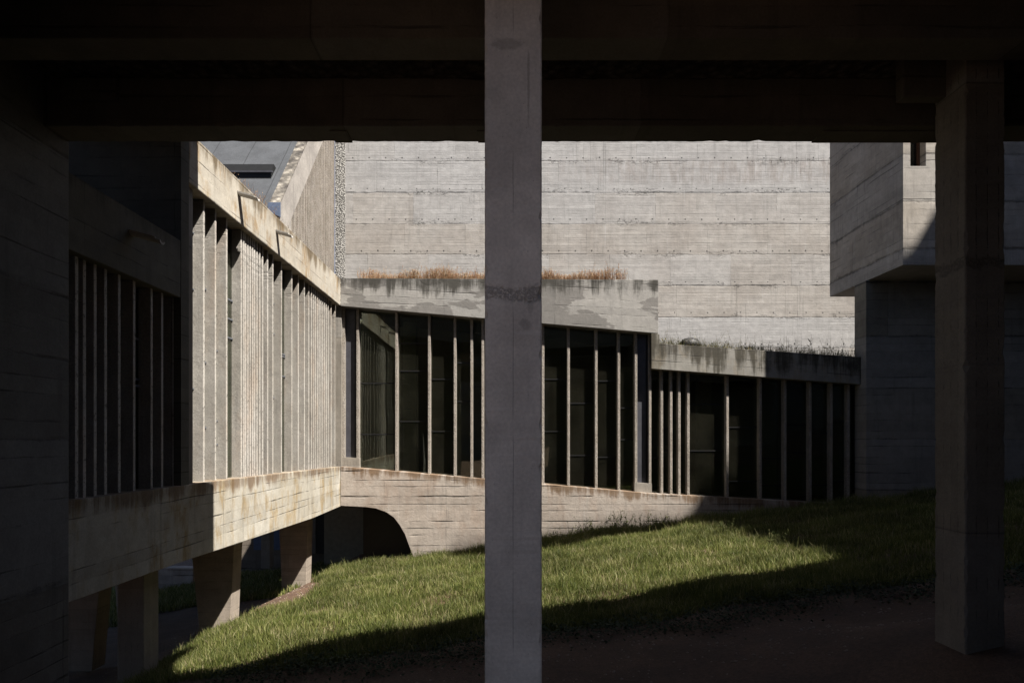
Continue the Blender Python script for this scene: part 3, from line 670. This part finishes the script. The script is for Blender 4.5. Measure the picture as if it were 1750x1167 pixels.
WM = grass_mat('weed_leaf', [(0, (.05, .075, .02)), (.5, (.10, .13, .03)), (1, (.22, .21, .09))], .3)
xyz, hs = [], []
for i in range(4600):
    x = random.uniform(-3.5, 2.95); 
    edge_f = min(1, (x+3.6)/.5, (3.1-x)/.9)
    if random.random() > edge_f: continue
    xyz.append((x, random.uniform(16.05, 17.0), 3.62)); hs.append((.27+random.uniform(.0, .20)*(.6+.5*math.sin(x*3)+.3*math.sin(x*7.7)))+ (random.random() < .02)*.15)
tag(stems('dry_grass', xyz, hs, DM, .018, .28, .004, heads=3), 'dry orange grass growing along the roof of the corridor', 'grass', kind='stuff')
xyz, hs = [], []
for i in range(1500):
    x = random.uniform(3.75, 8.4); xyz.append((x, random.uniform(16.1, 16.9), 2.10-.066*(x-3.65))); hs.append(.20+random.uniform(0, .16)+(random.random() < .04)*.25)
o = stems('roof_grass', xyz, hs, grass_mat('roof_grass', [(0, (.07, .09, .02)), (.4, (.22, .20, .08)), (.7, (.40, .31, .15)), (1, (.12, .15, .04))], .3), .014, .35, .003, leaves=1, heads=2)
tag(o, 'low green and straw grass along the lower corridor roof', 'grass', kind='stuff')
# twiggy dry growth in the roof valley behind the fascia
xyz, hs = [], []
for i in range(420):
    y = random.uniform(9.2, 13.0); xyz.append((XL-random.uniform(.02, .35), y, 3.66)); hs.append(random.uniform(.08, .30)*math.exp(-((y-11)/1.2)**2)+.04)
tag(stems('dry_twigs', xyz, hs, plainm := DM, .01, .9, .0022, heads=1), 'dry reddish twigs growing behind the sunlit fascia top', 'grass', kind='stuff')
# tall weeds along the foot of the corridor wall: each plant a thing
weed_lab = ['tallest thin weed against the lit base wall right of the central pillar', 'thin branching weed beside the tallest one at the wall foot', 'slender seeding weed at the wall foot right of the arch',
            'bushy weed clump on the lawn edge right of the central pillar', 'sparse weed under the second vent plinth', 'leaning weed at the edge of the shade on the base wall',
            'small weed at the right foot of the arch', 'pale leggy weed on the crest of the lawn in front of the wall', 'low weed left of the vent plinth by the wall',
            'short weed near the central pillar at the wall foot', 'spindly weed between the plinth and the shadow edge', 'straw-coloured long grass tuft on the sunlit lawn crest']
wp = [(1047, 886, .62, 7), (1072, 890, .55, 6), (985, 905, .45, 5), (1018, 925, .42, 12), (1100, 888, .50, 5), (1145, 893, .35, 4), (704, 948, .28, 5), (1240, 915, .36, 8), (1010, 905, .48, 6), (950, 915, .35, 4), (1122, 890, .40, 4), (1330, 935, .34, 8)]
for (a, b, h_, n_), lb in zip(wp, weed_lab):
    x, y, z = ground_at(a, b); 
    if y > 15.85: x, y = X(a, 15.85), 15.85
    z = gz(x, y)
    pts_ = [(random.gauss(0, .10), random.gauss(0, .05), -.02) for _ in range(n_*2)]
    o = stems('weed', pts_, [h_*random.uniform(.5, 1.) for _ in pts_], WM, .018, .5, .0035, leaves=5, heads=4)
    o.location = (x, y, z); tag(o, lb, 'weed', 'weeds at the foot of the corridor wall')
# plants at the pier foot and roof stone
x = X(1180, 16.3); mb = MB()
bmesh.ops.create_icosphere(mb.bm, subdivisions=3, radius=1)
for v in mb.bm.verts:
    nn = .12*math.sin(v.co.x*7)*math.cos(v.co.y*5+v.co.z*6)
    v.co = Vector((v.co.x*.25*(1+nn)+x, v.co.y*.15+16.35, v.co.z*.16*(1+nn)+2.26))
o = mb.build('stone', M['door']); tag(o, 'rounded dark stone lying in the grass on the lower roof', 'stone')
pts_ = [(random.gauss(0, .03), random.gauss(0, .03), 0) for _ in range(6)]
o = stems('roof_weed', pts_, [random.uniform(.18, .34) for _ in pts_], WM, .02, .5, .004, leaves=7, heads=0, rn=.6)
o.location = (X(1161, 16.3), 16.25, 2.0); tag(o, 'green leafy weed on the lower roof left of the dark stone', 'weed')
# ivy / ground cover strip between earth and lawn
def leaves(name, n, fx_, mat, sz):
    V = []; Fc = []; rv = []
    for i in range(n):
        x, y = fx_(); z = gzn(x, y)+random.uniform(.01, .09)
        a = random.uniform(0, 6.28); s_ = random.uniform(.6, 1.2)*sz; tx, ty = random.gauss(0, .35), random.gauss(0, .35)
        b = len(V)
        for ang, rr in ((0, 1.), (1.1, .62), (2.2, .75), (3.14, .4), (4.1, .75), (5.2, .62)):
            lx, ly = math.cos(a+ang)*rr*s_, math.sin(a+ang)*rr*s_; V.append((x+lx, y+ly, z+tx*lx+ty*ly))
        Fc.append(tuple(range(b, b+6))); rv += [random.random()]*6
    me = bpy.data.meshes.new(name); me.from_pydata(V, [], Fc)
    at = me.attributes.new('rnd', 'FLOAT', 'POINT'); at.data.foreach_set('value', rv); me.materials.append(mat)
    o = bpy.data.objects.new(name, me); col.objects.link(o); return o
def ivp():
    x = random.uniform(-3, 9); return x, 7.0+.03*x+random.gauss(0, .26)+.18*math.sin(x*2.3)+.1*math.sin(x*5.7)
tag(leaves('ivy', 15000, ivp, grass_mat('ivy_leaf', [(0, (.015, .03, .012)), (.5, (.028, .048, .02)), (1, (.05, .075, .035))], .15), .019), 'dark ivy creeping along the edge between bare earth and lawn', 'ivy', kind='stuff')
# gravel on the bare earth
V = []; Fc = []
for i in range(1800):
    if i % 3: x, y = random.uniform(-1, 8), random.uniform(5.2, 7.3)
    else: x, y = random.uniform(-5.5, -3.6), random.uniform(8.5, 15)
    z = float(gzn(x, y)); s_ = random.uniform(.005, .018); b = len(V)
    for vx, vy, vz in ((1, 0, 0), (0, 1, 0), (-1, .2, 0), (0, -1, 0), (.1, 0, .7)): V.append((x+vx*s_*random.uniform(.7, 1.3), y+vy*s_, z+vz*s_))
    Fc += [(b, b+1, b+4), (b+1, b+2, b+4), (b+2, b+3, b+4), (b+3, b, b+4)]
me = bpy.data.meshes.new('gravel'); me.from_pydata(V, [], Fc); me.materials.append(plain('pebbles', (.34, .27, .21), .9))
o = bpy.data.objects.new('gravel', me); col.objects.link(o); tag(o, 'loose pebbles scattered over the bare earth', 'gravel', kind='stuff')
